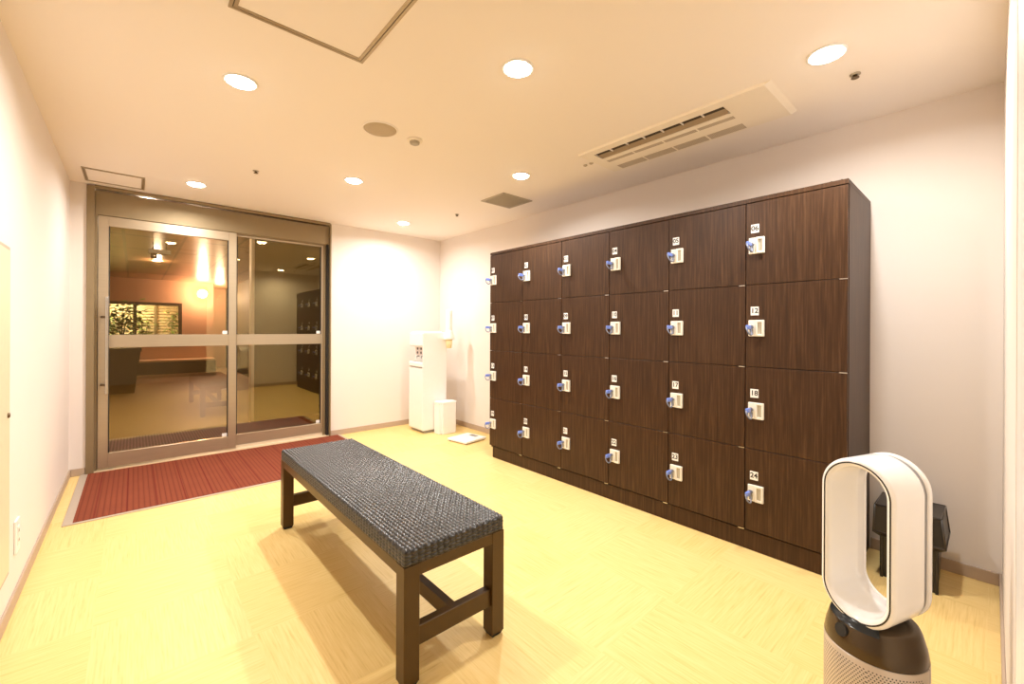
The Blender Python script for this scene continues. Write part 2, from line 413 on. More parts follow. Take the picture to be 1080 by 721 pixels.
def make_key(y1, zb, num, tilt):
    yk = y1 - .033; zk = zb + .208; x0 = XK - .0215
    k = empty('locker_key', (x0, yk, zk), 'blue-headed key with coiled band in the lock of locker %02d' % num, 'key', 'keys standing in the locker locks')
    bm = bm_new()
    box(bm, x0 - .012, x0 + .004, yk - .0022, yk + .0022, zk - .004, zk + .004, .0008, 1)
    box(bm, x0 - .052, x0 - .012, yk - .0075, yk + .0075, zk - .011, zk + .011, .004, 3)
    obj('key_head', bm, 'key', k, 'bright blue key head')
    bm = bm_new(); pts = []
    for i in range(28):
        a = 2 * PI * i / 28
        pts.append((x0 - .034 + .024 * math.cos(a), yk - .004 + .010 * math.sin(a) + tilt * .006 * (1 - math.sin(a)), zk - .018 + .024 * math.sin(a) * .98))
    tube(bm, pts, .0038, 8, closed=True)
    obj('wrist_band', bm, 'band', k, 'grey-blue plastic band loop')
    return k
proto = make_door(KY1, ZR[0], ZR[1]); kproto = make_key(KY1, ZR[0], 19, 0)
DOORS = []
nrow = {0: 18, 1: 12, 2: 6, 3: 0}
for r in range(4):
    for c in range(6):
        num = nrow[r] + c + 1; y1 = KY1 - c * PY; dl = (0, -c * PY, ZR[r] - ZR[0])
        if r == 0 and c == 0: d = proto
        else: d = copy_tree(proto, dl); d.parent = lk
        DOORS.append((d, y1, ZR[r], num))
        if not (r == 0 and c == 0):
            k = copy_tree(kproto, dl)
            k['label'] = 'blue-headed key with coiled band in the lock of locker %02d' % num

for d, y1, zb, num in DOORS:
    obj('number_plate', number_plate(y1, zb, num), ['plate', 'ink'], d, 'white plate with black number %02d' % num)

# ------------------------------------------------------------------ bench
bx0, bx1, by0, by1 = .645, 1.062, 1.238, 2.757
bn = empty('bench', ((bx0 + bx1) / 2, (by0 + by1) / 2, 0), 'long black woven-top bench with brown metal frame in mid floor', 'bench')
def weave(bm, O, U, V, N, lu, lv, cu, cv, h):
    nu = max(1, round(lu / cu)); nv = max(1, round(lv / cv)); du = lu / nu; dv = lv / nv; K = 4
    for i in range(nu):
        for j in range(nv):
            along_u = (i + j) % 2 == 0
            g = []
            for a in range(K + 1):
                row = []
                for b in range(K + 1):
                    s = a / K * 2 - 1; t = b / K * 2 - 1
                    ac, al = (t, s) if along_u else (s, t)
                    z = h * math.sqrt(max(0, 1 - min(1, abs(ac) * 1.06) ** 2)) * (1 - .75 * al * al)
                    row.append(bm.verts.new(O + U * (i + a / K) * du + V * (j + b / K) * dv + N * z))
                g.append(row)
            for a in range(K):
                for b in range(K):
                    f = bm.faces.new((g[a][b], g[a + 1][b], g[a + 1][b + 1], g[a][b + 1])); f.smooth = True
bm = bm_new(); zt = .450; zb_ = .397; e = .004
box(bm, bx0 + e, bx1 - e, by0 + e, by1 - e, zb_, zt - e, .004, 2)
V3 = Vector
weave(bm, V3((bx0 + .003, by0 + .003, zt - e)), V3((0, 1, 0)), V3((1, 0, 0)), V3((0, 0, 1)), by1 - by0 - .006, bx1 - bx0 - .006, .0200, .0150, .0082)
hh = zt - zb_ - .006
weave(bm, V3((bx0 + e, by0 + .003, zb_ + .001)), V3((0, 1, 0)), V3((0, 0, 1)), V3((-1, 0, 0)), by1 - by0 - .006, hh, .024, .0118, .0052)
weave(bm, V3((bx1 - e, by0 + .003, zb_ + .001)), V3((0, 1, 0)), V3((0, 0, 1)), V3((1, 0, 0)), by1 - by0 - .006, hh, .024, .0118, .0052)
weave(bm, V3((bx0 + .003, by0 + e, zb_ + .001)), V3((1, 0, 0)), V3((0, 0, 1)), V3((0, -1, 0)), bx1 - bx0 - .006, hh, .024, .0118, .0052)
weave(bm, V3((bx0 + .003, by1 - e, zb_ + .001)), V3((1, 0, 0)), V3((0, 0, 1)), V3((0, 1, 0)), bx1 - bx0 - .006, hh, .024, .0118, .0052)
obj('seat', bm, 'weave', bn, 'black glossy woven resin seat slab')
L = .056; fz0, fz1 = .357, .397
bm = bm_new()
box(bm, bx0 + L, bx1 - L, by0 + .002, by0 + .042, fz0, fz1, .001, 1); box(bm, bx0 + L, bx1 - L, by1 - .042, by1 - .002, fz0, fz1, .001, 1)
box(bm, bx0 + .002, bx0 + .042, by0 + L, by1 - L, fz0, fz1, .001, 1); box(bm, bx1 - .042, bx1 - .002, by0 + L, by1 - L, fz0, fz1, .001, 1)
obj('seat_rail', bm, 'frame', bn)
for x in (bx0, bx1 - L):
    for y in (by0, by1 - L):
        l = obj('leg', B(x, x + L, y, y + L, .014, fz1, bev=.002, seg=2), 'frame', bn)
        bm = bm_new(); frustum(bm, x + .008, x + L - .008, y + .008, y + L - .008, 0, x + .002, x + L - .002, y + .002, y + L - .002, .014); obj('foot', bm, 'foot', l)
for y in (by0 + .012, by1 - .012 - .032):
    obj('stretcher', B(bx0 + L, bx1 - L, y, y + .032, .119, .184, bev=.002, seg=1), 'frame', bn)
xm = (bx0 + bx1) / 2
obj('stretcher', B(xm - .016, xm + .016, by0 + .044, by1 - .044, .125, .180, bev=.002, seg=1), 'frame', bn)

# ------------------------------------------------------------------ bladeless fan
FX, FY = 1.535, .215
fan = empty('tower_fan', (FX, FY, 0), 'white oval bladeless tower fan on a bronze and silver perforated drum', 'fan')
bm = bm_new(); lathe(bm, FX, FY, [(.110, 0), (.1127, .004), (.1127, .297), (.1115, .299)], 96); obj('perforated_shell', bm, 'shell', fan, 'silver drum of tiny round holes', origin=(FX, FY, 0))
bm = bm_new(); lathe(bm, FX, FY, [(.1105, .2992), (.1120, .302), (.1075, .330), (.0985, .362), (.094, .372), (.088, .377), (.05, .380)], 96); cl = obj('collar', bm, 'bronze_fan', fan, 'bronze lacquered tapering collar')
fn = Vector((math.cos(math.radians(160)), math.sin(math.radians(160)), 0)); ft = Vector((-fn.y, fn.x, 0))
FZ = .592; FR = .090; FHH = .2225
def stad(d, a, N=96):
    r = FR - d; ls = FHH - FR; out = []
    half = N // 2
    for i in range(half + 1):
        t = PI * i / half; out.append((r * math.cos(t), ls + r * math.sin(t)))
    for i in range(half + 1):
        t = PI + PI * i / half; out.append((r * math.cos(t), -ls + r * math.sin(t)))
    return [Vector((FX, FY, FZ)) + ft * p + Vector((0, 0, q)) + fn * a for p, q in out]
def loopmesh(prof, closed=True, mats_=None):
    bm = bm_new(); rings = [[bm.verts.new(p) for p in stad(d, a)] for d, a in prof]
    n = len(rings[0]); pr = list(range(len(rings))) if closed else list(range(len(rings) - 1))
    for i in pr:
        A, Bq = rings[i], rings[(i + 1) % len(rings)]
        for k in range(n):
            f = bm.faces.new((A[k], A[(k + 1) % n], Bq[(k + 1) % n], Bq[k])); f.smooth = True
    return bm
obj('air_loop', loopmesh([(.0045, -.046), (.001, -.0445), (0, -.041), (0, .074), (.0015, .080), (.0055, .0838), (.009, .0846), (.0135, .0846), (.018, .083), (.0215, .078), (.0235, .070), (.029, -.02), (.031, -.060), (.024, -.062), (.008, -.048)]), 'loop', fan, 'glossy white stadium-shaped air loop')
obj('loop_trim', loopmesh([(.0092, .0842), (.0092, .0852), (.0128, .0852), (.0128, .0842)]), 'black_trim', fan, 'thin black line round the loop face')
obj('loop_groove', loopmesh([(.0045, -.064), (.0045, -.045), (.012, -.045), (.012, -.064)]), 'silver', fan, 'silver groove ring')
obj('rear_ring', loopmesh([(.0035, -.062), (.0005, -.064), (0, -.067), (0, -.078), (.004, -.084), (.012, -.0855), (.024, -.083), (.028, -.076), (.028, -.063), (.016, -.0615)]), 'loop', fan)
# smoked display lip under the loop front and the round black window in the collar
bm = bm_new(); rr = []
for zz, r0 in ((.366, .0985), (.374, .0955), (.381, .0905), (.385, .083)):
    rr.append([bm.verts.new((FX + r0 * math.cos(math.radians(a)), FY + r0 * math.sin(math.radians(a)), zz)) for a in range(104, 195, 6)])
for a, b in zip(rr, rr[1:]):
    for k in range(len(a) - 1): bm.faces.new((a[k], a[k + 1], b[k + 1], b[k])).smooth = True
bmesh.ops.solidify(bm, geom=bm.faces[:], thickness=.003)
obj('display_lip', bm, 'smoke', fan, 'smoked clear lip under the loop')
bm = bm_new(); wa = math.radians(147); wz = .346; wd = Vector((math.cos(wa), math.sin(wa), 0)); wn = (wd + Vector((0, 0, .27))).normalized()
ws = Vector((-wd.y, wd.x, 0)); wu = wn.cross(ws) * -1
cen = Vector((FX, FY, wz)) + wd * .1032
def disc(bm, c, s, u, n, r, t, seg=32):
    A = [bm.verts.new(c + (s * math.cos(2 * PI * i / seg) + u * math.sin(2 * PI * i / seg)) * r - n * .010) for i in range(seg)]
    Bq = [bm.verts.new(v.co + n * (t + .010)) for v in A]
    for i in range(seg): bm.faces.new((A[i], A[(i + 1) % seg], Bq[(i + 1) % seg], Bq[i]))
    bm.faces.new(A[::-1]); bm.faces.new(Bq)
disc(bm, cen, ws, wu, wn, .0165, .0035); obj('status_window', bm, 'ink', fan, 'round black status window')

# ------------------------------------------------------------------ black bin by the right wall
bnx0, bnx1, bny0, bny1 = 2.650, 2.86, .154, .352
bi = empty('waste_bin', ((bnx0 + bnx1) / 2, (bny0 + bny1) / 2, 0), 'black plastic bin with flared hood behind the white fan', 'bin')
bm = bm_new(); frustum(bm, bnx0 + .008, bnx1 - .008, bny0 + .008, bny1 - .008, 0, bnx0, bnx1, bny0, bny1, .205)
for y in (bny0, bny1 - .012): box(bm, bnx0 - .004, bnx0 + .01, y, y + .012, .0, .205, .002, 1)
bmesh.ops.bevel(bm, geom=bm.edges[:], offset=.002, segments=1, affect='EDGES'); obj('bin_body', bm, 'blackplastic', bi)
bm = bm_new(); hx0, hx1, hy0, hy1 = bnx0 - .018, bnx1 + .018, bny0 - .022, bny1 + .022
frustum(bm, bnx0, bnx1, bny0, bny1, .190, hx0, hx1, hy0, hy1, .208); frustum(bm, hx0, hx1, hy0, hy1, .208, hx0 + .012, hx1 - .012, hy0 + .014, hy1 - .004, .338)
hd = obj('bin_hood', bm, 'blackplastic', bi)
bm = bm_new()
for z, i in ((.213, 0), (.336, .0135)):
    j = i * .3; tube(bm, [(hx0 + i, hy0 + i, z), (hx1 - i, hy0 + i, z), (hx1 - i, hy1 - j, z), (hx0 + i, hy1 - j, z)], .005, 8, closed=True)
for sx, sy in ((0, 0), (0, 1), (1, 0), (1, 1)):
    p0 = (hx1 if sx else hx0, hy1 if sy else hy0, .213); p1 = (hx1 - .012 if sx else hx0 + .012, hy1 - .004 if sy else hy0 + .014, .336)
    tube(bm, [p0, p1], .004, 8)
for sy in (1, 3): 
    y = hy0 + (hy1 - hy0) * sy / 4; tube(bm, [(hx0 + .001, y, .213), (hx0 + .011, y, .336)], .003, 6)
obj('hood_rim', bm, 'edge_black', hd)

# ------------------------------------------------------------------ water dispenser, cup holder, white bin, scale
wx0, wx1, wy0, wy1 = 2.39, 2.70, 4.180, 4.500
wd_ = empty('water_dispenser', ((wx0 + wx1) / 2, (wy0 + wy1) / 2, 0), 'tall white water dispenser standing in the back right corner', 'water dispenser')
bm = bm_new()
prism(bm, [(wx0, .030), (wx1, .030), (wx1, 1.122), (wx0, 1.122), (wx0, .965), (wx0 + .075, .965), (wx0 + .075, .735), (wx0, .735)], wy0 + .012, wy1, 'y')
bmesh.ops.recalc_face_normals(bm, faces=bm.faces); bmesh.ops.bevel(bm, geom=[e for e in bm.edges if abs(e.verts[0].co.y - e.verts[1].co.y) > .1 or (e.verts[0].co.y > 4.4 and e.verts[1].co.y > 4.4)], offset=.012, segments=3, affect='EDGES')
box(bm, wx0 + .001, wx1, wy0, wy0 + .0118, .030, 1.121, .005, 2)
box(bm, wx0 + .03, wx1 - .05, wy0 + .022, wy1 - .022, 1.121, 1.134, .005, 2)
obj('casing', bm, 'white', wd_)
bm = bm_new(); box(bm, wx0 + .035, wx1 - .012, wy0 + .015, wy1 - .015, 0, .03); obj('plinth', bm, 'greyplastic', wd_)
bm = bm_new(); box(bm, wx0 - .004, wx0 + .082, wy0 + .010, wy1 - .010, .735, .79, .012, 3); tr_ = obj('drip_tray', bm, 'white', wd_)
obj('tray_grille', B(wx0 + .012, wx0 + .07, wy0 + .04, wy1 - .04, .7895, .793, bev=.001, seg=1), 'greyplastic', tr_)
obj('tray_seam', B(wx0 - .001, wx0 + .06, wy0 + .02, wy1 - .02, .733, .7375), 'greyplastic', tr_)
bm = bm_new(); box(bm, wx0 + .071, wx0 + .076, wy0 + .03, wy1 - .03, .865, .962, .002, 1); cp = obj('control_panel', bm, 'pink', wd_, 'pale panel of round buttons')
for i in range(3):
    for j in range(2):
        bm = bm_new(); y = wy0 + .08 + i * .08; z = .89 + j * .045
        tube(bm, [(wx0 + .0715, y, z), (wx0 + .066, y, z)], .014, 16); obj('button', bm, 'button', cp)
for y in (wy0 + .11, wy0 + .21):
    bm = bm_new(); tube(bm, [(wx0 + .076, y, .852), (wx0 + .052, y, .852), (wx0 + .046, y, .846), (wx0 + .046, y, .828)], .008, 10); obj('tap', bm, 'greyplastic', wd_)
# cup holder
cx, cy = 2.69, 4.115
ch = empty('cup_holder', (cx, cy, .93), 'upright paper cup tube with flared cover fixed beside the water dispenser', 'cup dispenser')
bm = bm_new(); lathe(bm, cx, cy, [(.040, 1.10), (.036, 1.14), (.036, 1.36), (.030, 1.38), (.012, 1.385)], 32); obj('tube', bm, 'offwhite', ch)
bm = bm_new(); lathe(bm, cx, cy, [(.062, 1.045), (.064, 1.05), (.060, 1.075), (.040, 1.135), (.036, 1.15)], 32)
box(bm, cx - .03, cx + .0, cy + .03, wy0 + .001, 1.07, 1.11, .003, 1); obj('cover', bm, 'offwhite', ch)
bm = bm_new(); lathe(bm, cx, cy, [(.030, .945), (.036, 1.0), (.040, 1.046)], 28); obj('paper_cup', bm, 'paper', ch, 'cream paper cup end')
# bin
bm = bm_new(); prism(bm, [(2.515, 4.005), (2.735, 4.005), (2.735, 4.168), (2.515, 4.168)], .003, .336, 'z')
bmesh.ops.bevel(bm, geom=[e for e in bm.edges if abs(e.verts[0].co.z - e.verts[1].co.z) > .1], offset=.03, segments=4, affect='EDGES')
b2 = empty('waste_bin', (2.625, 4.085, 0), 'small white plastic bin on the floor against the water dispenser', 'bin')
obj('bin_body', bm, 'white', b2)
bm = bm_new(); prism(bm, [(2.511, 4.001), (2.739, 4.001), (2.739, 4.172), (2.511, 4.172)], .336, .352, 'z')
bmesh.ops.bevel(bm, geom=[e for e in bm.edges if abs(e.verts[0].co.z - e.verts[1].co.z) > .01], offset=.032, segments=4, affect='EDGES')
obj('bin_lid', bm, 'white', b2)
bm = bm_new(); box(bm, 2.54, 2.71, 4.03, 4.15, 0, .004); obj('bin_base', bm, 'greyplastic', b2)
# scale
sc = empty('bathroom_scale', (2.615, 3.655, 0), 'flat white bathroom scale on the floor beside the lockers', 'scale')
ra = math.radians(9)
def rot(bm, c=(2.615, 3.655), a=ra):
    bmesh.ops.rotate(bm, verts=bm.verts[:], cent=(c[0], c[1], 0), matrix=Matrix.Rotation(a, 3, 'Z'))
    return bm
obj('scale_body', rot(B(2.465, 2.765, 3.515, 3.795, .008, .030, bev=.007, seg=3)), 'white', sc)
obj('scale_display', rot(B(2.685, 2.735, 3.60, 3.70, .0295, .0312)), 'display', sc, 'grey display window')
for sx in (2.49, 2.74):
    for sy in (3.54, 3.77):
        bm = bm_new(); lathe(bm, sx, sy, [(.014, 0), (.014, .009)], 16); obj('foot', rot(bm), 'greyplastic', sc)

# ------------------------------------------------------------------ left wall fittings
ip = empty('inspection_panel', (XL, 2.18, .18), 'tall cream hinged inspection panel on the left wall', 'access panel')
bm = bm_new(); box(bm, XL, XL + .004, 1.75, 2.600, .178, 1.478, .001, 1); obj('panel_frame', bm, 'mat_frame', ip)
obj('panel_door', B(XL + .004, XL + .006, 1.765, 2.592, .192, 1.464, bev=.0015, seg=1), 'panel', ip)
bm = bm_new(); tube(bm, [(XL + .006, 2.555, .815), (XL + .010, 2.555, .815), (XL + .012, 2.555, .815)], .010, 16, taper=[1, 1, .7]); obj('latch', bm, 'brass', ip, 'small dark round latch')
ou = empty('wall_socket', (XL, 2.76, .20), 'white upright socket plate low on the left wall', 'socket')
obj('cover_plate', B(XL, XL + .008, 2.715, 2.795, .205, .345, bev=.003, seg=2), 'white', ou)
obj('socket_face', B(XL + .008, XL + .010, 2.737, 2.773, .235, .315, bev=.0008, seg=1), 'offwhite', ou)
bm = bm_new()
for z in (.255, .295):
    for y in (2.748, 2.760): box(bm, XL + .0098, XL + .0106, y, y + .002, z - .006, z + .006)
obj('socket_slots', bm, 'ink', ou)

# ------------------------------------------------------------------ ceiling fittings
LIGHTS = [(.365, 2.308, 'recessed round downlight at left, nearest the ceiling access hatch'),
          (1.249, 1.378, 'recessed round downlight directly above the near half of the bench'),
          (2.130, .457, 'recessed round downlight nearest the right wall beside the near end of lockers'),
          (.365, 4.184, 'recessed round downlight just in front of the glass doors'),
          (1.257, 3.256, 'recessed round downlight between the bench and the glass doors'),
          (2.138, 2.319, 'recessed round downlight beside the far end of the air conditioner'),
          (2.162, 4.203, 'recessed round downlight close to the corner with the water dispenser')]
POWER = [10.5] * 7
def downlight_thing(x, y, label):
    t = empty('downlight', (x, y, C), label, 'ceiling light', 'recessed ceiling downlights')
    bm = bm_new(); lathe(bm, x, y, [(.070, C - .0005), (.070, C - .004), (.066, C - .006), (.057, C - .005), (.0565, C - .0005)], 48, cap0=False, cap1=False); obj('trim_ring', bm, 'white', t)
    bm = bm_new(); lathe(bm, x, y, [(.056, C - .001), (.055, C - .006), (.046, C - .012), (.025, C - .016)], 48); obj('diffuser', bm, 'lamp', t)
    return t
p0 = None
for (x, y, lb), pw in zip(LIGHTS, POWER):
    if p0 is None: p0 = downlight_thing(x, y, lb); o0 = (x, y)
    else: t = copy_tree(p0, (x - o0[0], y - o0[1], 0)); t['label'] = lb
    ld = bpy.data.lights.new('downlight_lamp', 'AREA'); ld.shape = 'DISK'; ld.size = .07; ld.energy = pw; ld.color = (1, .965, .925); ld.spread = math.radians(165)
    lo = bpy.data.objects.new('downlight_lamp', ld); COL.objects.link(lo); lo.location = (x, y, C - .0175)

def hatch(label, x0, x1, y0, y1, w):
    h = empty('ceiling_hatch', ((x0 + x1) / 2, (y0 + y1) / 2, C), label, 'access hatch', 'ceiling access hatches')
    bm = bm_new()
    def ring(a, b, z0, z1):
        box(bm, x0 + a, x0 + b, y0 + a, y1 - a, z0, z1); box(bm, x1 - b, x1 - a, y0 + a, y1 - a, z0, z1)
        box(bm, x0 + b, x1 - b, y0 + a, y0 + b, z0, z1); box(bm, x0 + b, x1 - b, y1 - b, y1 - a, z0, z1)
    ring(0, w * .42, C - .006, C - .0003); ring(w * .55, w, C - .006, C - .0003)
    obj('hatch_frame', bm, 'alu', h)
    bm = bm_new(); ring(w * .42, w * .55, C - .002, C - .0003); obj('hatch_gap', bm, 'hatchline', h)
    obj('hatch_panel', B(x0 + w, x1 - w, y0 + w, y1 - w, C - .003, C - .0003), 'ceil', h)
    return h
hatch('large square ceiling access hatch in metal frame above the bench', .244, .728, 1.30, 1.793, .026)
hatch('small ceiling access hatch above the left end of the glass doors', -.285, .060, 4.275, 4.640, .020)

sp = empty('ceiling_speaker', (1.046, 2.318, C), 'round beige mesh ceiling speaker', 'speaker')
bm = bm_new(); lathe(bm, 1.046, 2.318, [(.098, C - .0003), (.098, C - .005), (.091, C - .007), (.090, C - .0003)], 48, cap0=False, cap1=False); obj('rim', bm, 'ceil', sp)
bm = bm_new(); lathe(bm, 1.046, 2.318, [(.090, C - .0004), (.089, C - .004), (.05, C - .006)], 48); obj('mesh_cover', bm, 'speaker', sp)
sd = empty('smoke_detector', (1.262, 2.315, C), 'small round white ceiling detector beside the round speaker', 'detector')
bm = bm_new(); lathe(bm, 1.262, 2.315, [(.046, C - .0003), (.046, C - .008), (.042, C - .012)], 40); obj('base', bm, 'ac', sd)
bm = bm_new(); lathe(bm, 1.262, 2.315, [(.030, C - .012), (.028, C - .024), (.020, C - .028)], 32); obj('sensor_cap', bm, 'vent', sd)
SPK = [(.656, 3.538, 'tiny dark ceiling sprinkler near the glass doors'), (2.394, 3.530, 'tiny dark ceiling sprinkler between the square vent and the far corner'), (2.389, .408, 'small dark ceiling sprinkler at right beyond the air conditioner')]
s0 = None
for x, y, lb in SPK:
    if s0 is None:
        s0 = empty('sprinkler', (x, y, C), lb, 'sprinkler', 'ceiling sprinklers'); so = (x, y)
        bm = bm_new(); lathe(bm, x, y, [(.020, C - .0003), (.020, C - .004), (.012, C - .006)], 24); obj('escutcheon', bm, 'vent', s0)
        bm = bm_new(); lathe(bm, x, y, [(.009, C - .006), (.007, C - .014), (.015, C - .016), (.015, C - .018)], 20); obj('head', bm, 'brass', s0)
    else: t = copy_tree(s0, (x - so[0], y - so[1], 0)); t['label'] = lb
ss = empty('ceiling_sensor', (2.333, 1.848, C), 'tiny white ceiling sensor pair at the far end of the air conditioner', 'sensor')
for y in (1.824, 1.874):
    bm = bm_new(); lathe(bm, 2.333, y, [(.014, C - .0003), (.014, C - .004), (.008, C - .008)], 20); obj('sensor_cap', bm, 'vent', ss)

# square vent
vt = empty('ceiling_vent', (2.46, 2.855, C), 'square grey slatted ceiling vent above the far lockers', 'vent')
bm = bm_new(); x0, x1, y0, y1 = 2.292, 2.628, 2.700, 3.006
for q in ((x0, x0 + .018, y0, y1), (x1 - .018, x1, y0, y1), (x0 + .018, x1 - .018, y0, y0 + .018), (x0 + .018, x1 - .018, y1 - .018, y1)): box(bm, *q, C - .008, C - .0003, .001, 1)
obj('vent_frame', bm, 'vent', vt)
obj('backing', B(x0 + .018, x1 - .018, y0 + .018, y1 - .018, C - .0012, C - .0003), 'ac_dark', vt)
bm = bm_new()
for i in range(15):
    y = y0 + .024 + i * .0182
    prism(bm, [(y, C - .0015), (y + .003, C - .0015), (y + .013, C - .0075), (y + .010, C - .0075)], x0 + .018, x1 - .018, 'x')
obj('slats', bm, 'vent', vt)

# air conditioner
ac = empty('air_conditioner', (2.38, 1.30, C), 'long white ceiling cassette air conditioner with slotted outlet', 'air conditioner')
ax0, ax1, ay0, ay1, az = 2.160, 2.560, .700, 1.790, C - .012
bm = bm_new()
def strip(a, b, c, d): box(bm, a, b, c, d, az, C - .0003)
strip(ax0, 2.218, ay0, ay1); strip(2.312, ax1, ay0, ay1); strip(2.218, 2.312, ay0, .905); strip(2.218, 2.312, 1.712, ay1)
prism(bm, [(ax0 - .006, C - .0003), (ax0, az), (ax0, C - .0003)], ay0, ay1, 'y'); prism(bm, [(ax1 + .006, C - .0003), (ax1, az), (ax1, C - .0003)], ay0, ay1, 'y')
prism(bm, [(ay0 - .028, C - .0003), (ay0, az), (ay0, C - .0003)], ax0, ax1, 'x'); prism(bm, [(ay1 + .006, C - .0003), (ay1, az), (ay1, C - .0003)], ax0, ax1, 'x')
obj('cassette_panel', bm, 'ac', ac)
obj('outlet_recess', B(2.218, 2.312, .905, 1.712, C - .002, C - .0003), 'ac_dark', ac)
bm = bm_new(); prism(bm, [(2.262, C - .003), (2.266, C - .003), (2.306, C - .0115), (2.302, C - .0125)], .91, 1.707, 'y'); obj('louvre', bm, 'ac_blade', ac)
bm = bm_new()
for i in range(1, 7): y = .905 + .807 * i / 7; box(bm, 2.222, 2.262, y - .002, y + .002, az + .002, C - .002)
obj('outlet_divider', bm, 'ac', ac)
for x, w in ((2.353, .032), (2.474, .068)):
    for i in range(4):
        y = .905 + i * .2035; obj('intake_grille', B(x, x + w, y + .004, y + .196, az - .0012, az + .002), 'ac_mesh', ac)

# ------------------------------------------------------------------ hall beyond the doors
struct('floor_hall', B(-3.2, 3.0, YB + .11, 16.2, -.10, 0), 'hall_floor')
struct('ceiling_hall', B(-3.2, 3.0, YB + .11, 16.2, HC, HC + .1), 'hall_ceil')
struct('wall_hall_left', B(-3.3, -3.2, YB + .1, 16.2, 0, HC), 'hall_wall')
struct('wall_hall_right', B(2.05, 2.15, 6.2, 16.2, 0, HC), 'partition')
wx_0, wx_1, wz_0, wz_1 = -1.9, .90, .80, 1.78
bm = bm_new()
box(bm, -3.2, wx_0, HF, HF + .15, 0, HC); box(bm, wx_1, 1.55, HF, HF + .15, 0, HC); box(bm, wx_0, wx_1, HF, HF + .15, 0, wz_0); box(bm, wx_0, wx_1, HF, HF + .15, wz_1, HC)
struct('wall_hall_far', bm, 'hall_wall')
struct('wall_hall_passage', B(1.55, 2.05, 15.2, 15.3, 0, HC), 'hall_wall')
bm = bm_new(); box(bm, 1.12, 3.0, 6.10, 6.20, 0, HC); struct('wall_partition', bm, 'partition')
struct('trim_6', B(1.085, 1.12, 6.085, 6.21, 0, HC, bev=.003, seg=1), 'trimwhite')
wn_ = empty('window_1', ((wx_0 + wx_1) / 2, HF, wz_0), kind='structure')
bm = bm_new(); fw = .07
for q in ((wx_0, wx_1, wz_0, wz_0 + fw), (wx_0, wx_1, wz_1 - fw, wz_1)): box(bm, q[0], q[1], HF - .03, HF + .08, q[2], q[3], .003, 1)
for x in (wx_0, wx_1 - fw, -.02): box(bm, x, x + fw, HF - .03, HF + .08, wz_0 + fw, wz_1 - fw, .003, 1)
obj('window_frame', bm, 'darkwood', wn_)
for a, b in ((wx_0 + fw, -.02), (.05, wx_1 - fw)): obj('glass_pane', B(a, b, HF + .02, HF + .026, wz_0 + fw, wz_1 - fw), 'glass', wn_)
# garden strip behind the window
struct('garden_ground', B(-2.4, 1.6, HF + .15, HF + 1.5, -.1, 0), 'soil')
bf = empty('bamboo_fence', (-.4, HF + 1.35, 0), 'pale yellow lit bamboo fence seen through the far window', 'fence')
bm = bm_new()
for i in range(29):
    z = .06 + i * .078; tube(bm, [(-2.4, HF + 1.35, z), (1.6, HF + 1.35, z)], .043, 10)
obj('bamboo_rails', bm, 'bamboo', bf)
for x in (-2.2, -.9, .4, 1.5): 
    obj('post', B(x, x + .06, HF + 1.26, HF + 1.305, 0, 2.3, bev=.01, seg=2), 'stem', bf)
def plant(root, x, y, z0, z1, rad, n, leafname='foliage', stems=3):
    bm = bm_new(); tips = []
    for i in range(stems):
        a = random.uniform(0, 6.28); tip = Vector((x + math.cos(a) * rad * .5, y + math.sin(a) * rad * .5, z0 + (z1 - z0) * random.uniform(.75, .95)))
        tube(bm, [(x, y, z0), (x + (tip.x - x) * .3, y + (tip.y - y) * .3, z0 + (tip.z - z0) * .5), tip], .012, 6, taper=[1, .8, .4]); tips.append(tip)
    obj('stem', bm, 'stem', root)
    bm = bm_new()
    for i in range(n):
        tip = random.choice(tips); s = random.uniform(.35, 1)
        gx = lambda: max(-rad, min(rad, random.gauss(0, rad * .42)))
        c = Vector((x, y, z0)).lerp(tip, s) + Vector((gx(), gx(), random.gauss(0, .06)))
        a = random.uniform(0, 6.28); l = random.uniform(.07, .15); w = l * .3
        d = Vector((math.cos(a), math.sin(a), random.uniform(-.7, .4))).normalized(); sd_ = d.cross(Vector((0, 0, 1))).normalized()
        p = [c, c + d * l * .45 + sd_ * w, c + d * l, c + d * l * .45 - sd_ * w, c + d * l * .45 + Vector((0, 0, .012))]
        vs = [bm.verts.new(q) for q in p]
        bm.faces.new((vs[0], vs[1], vs[4])); bm.faces.new((vs[1], vs[2], vs[4])); bm.faces.new((vs[2], vs[3], vs[4])); bm.faces.new((vs[3], vs[0], vs[4]))
    obj(leafname, bm, 'leaf', root)
for x, lb, n, r in ((-.42, 'bushy green garden shrub behind the far window, leftmost beyond the black planter', 420, .28), (.20, 'airy green garden shrub near the middle of the far window', 300, .18), (.72, 'small dark green garden shrub at the right end of the far window', 180, .13)):
    s = empty('garden_shrub', (x, HF + .75, 0), lb, 'shrub', 'shrubs outside the far window'); plant(s, x, HF + .75, 0, 1.85, r, n)
# planter
px, py_ = -.16, 10.3
po = empty('planter', (px, py_, 0), 'tall black tapered planter with a leafy plant in the hall', 'planter')
bm = bm_new(); frustum(bm, px - .17, px + .17, py_ - .17, py_ + .17, 0, px - .25, px + .25, py_ - .25, py_ + .25, .74); frustum(bm, px - .265, px + .265, py_ - .265, py_ + .265, .74, px - .265, px + .265, py_ - .265, py_ + .265, .80)
obj('pot', bm, 'pot', po); plant(po, px, py_, .79, 1.62, .26, 260)
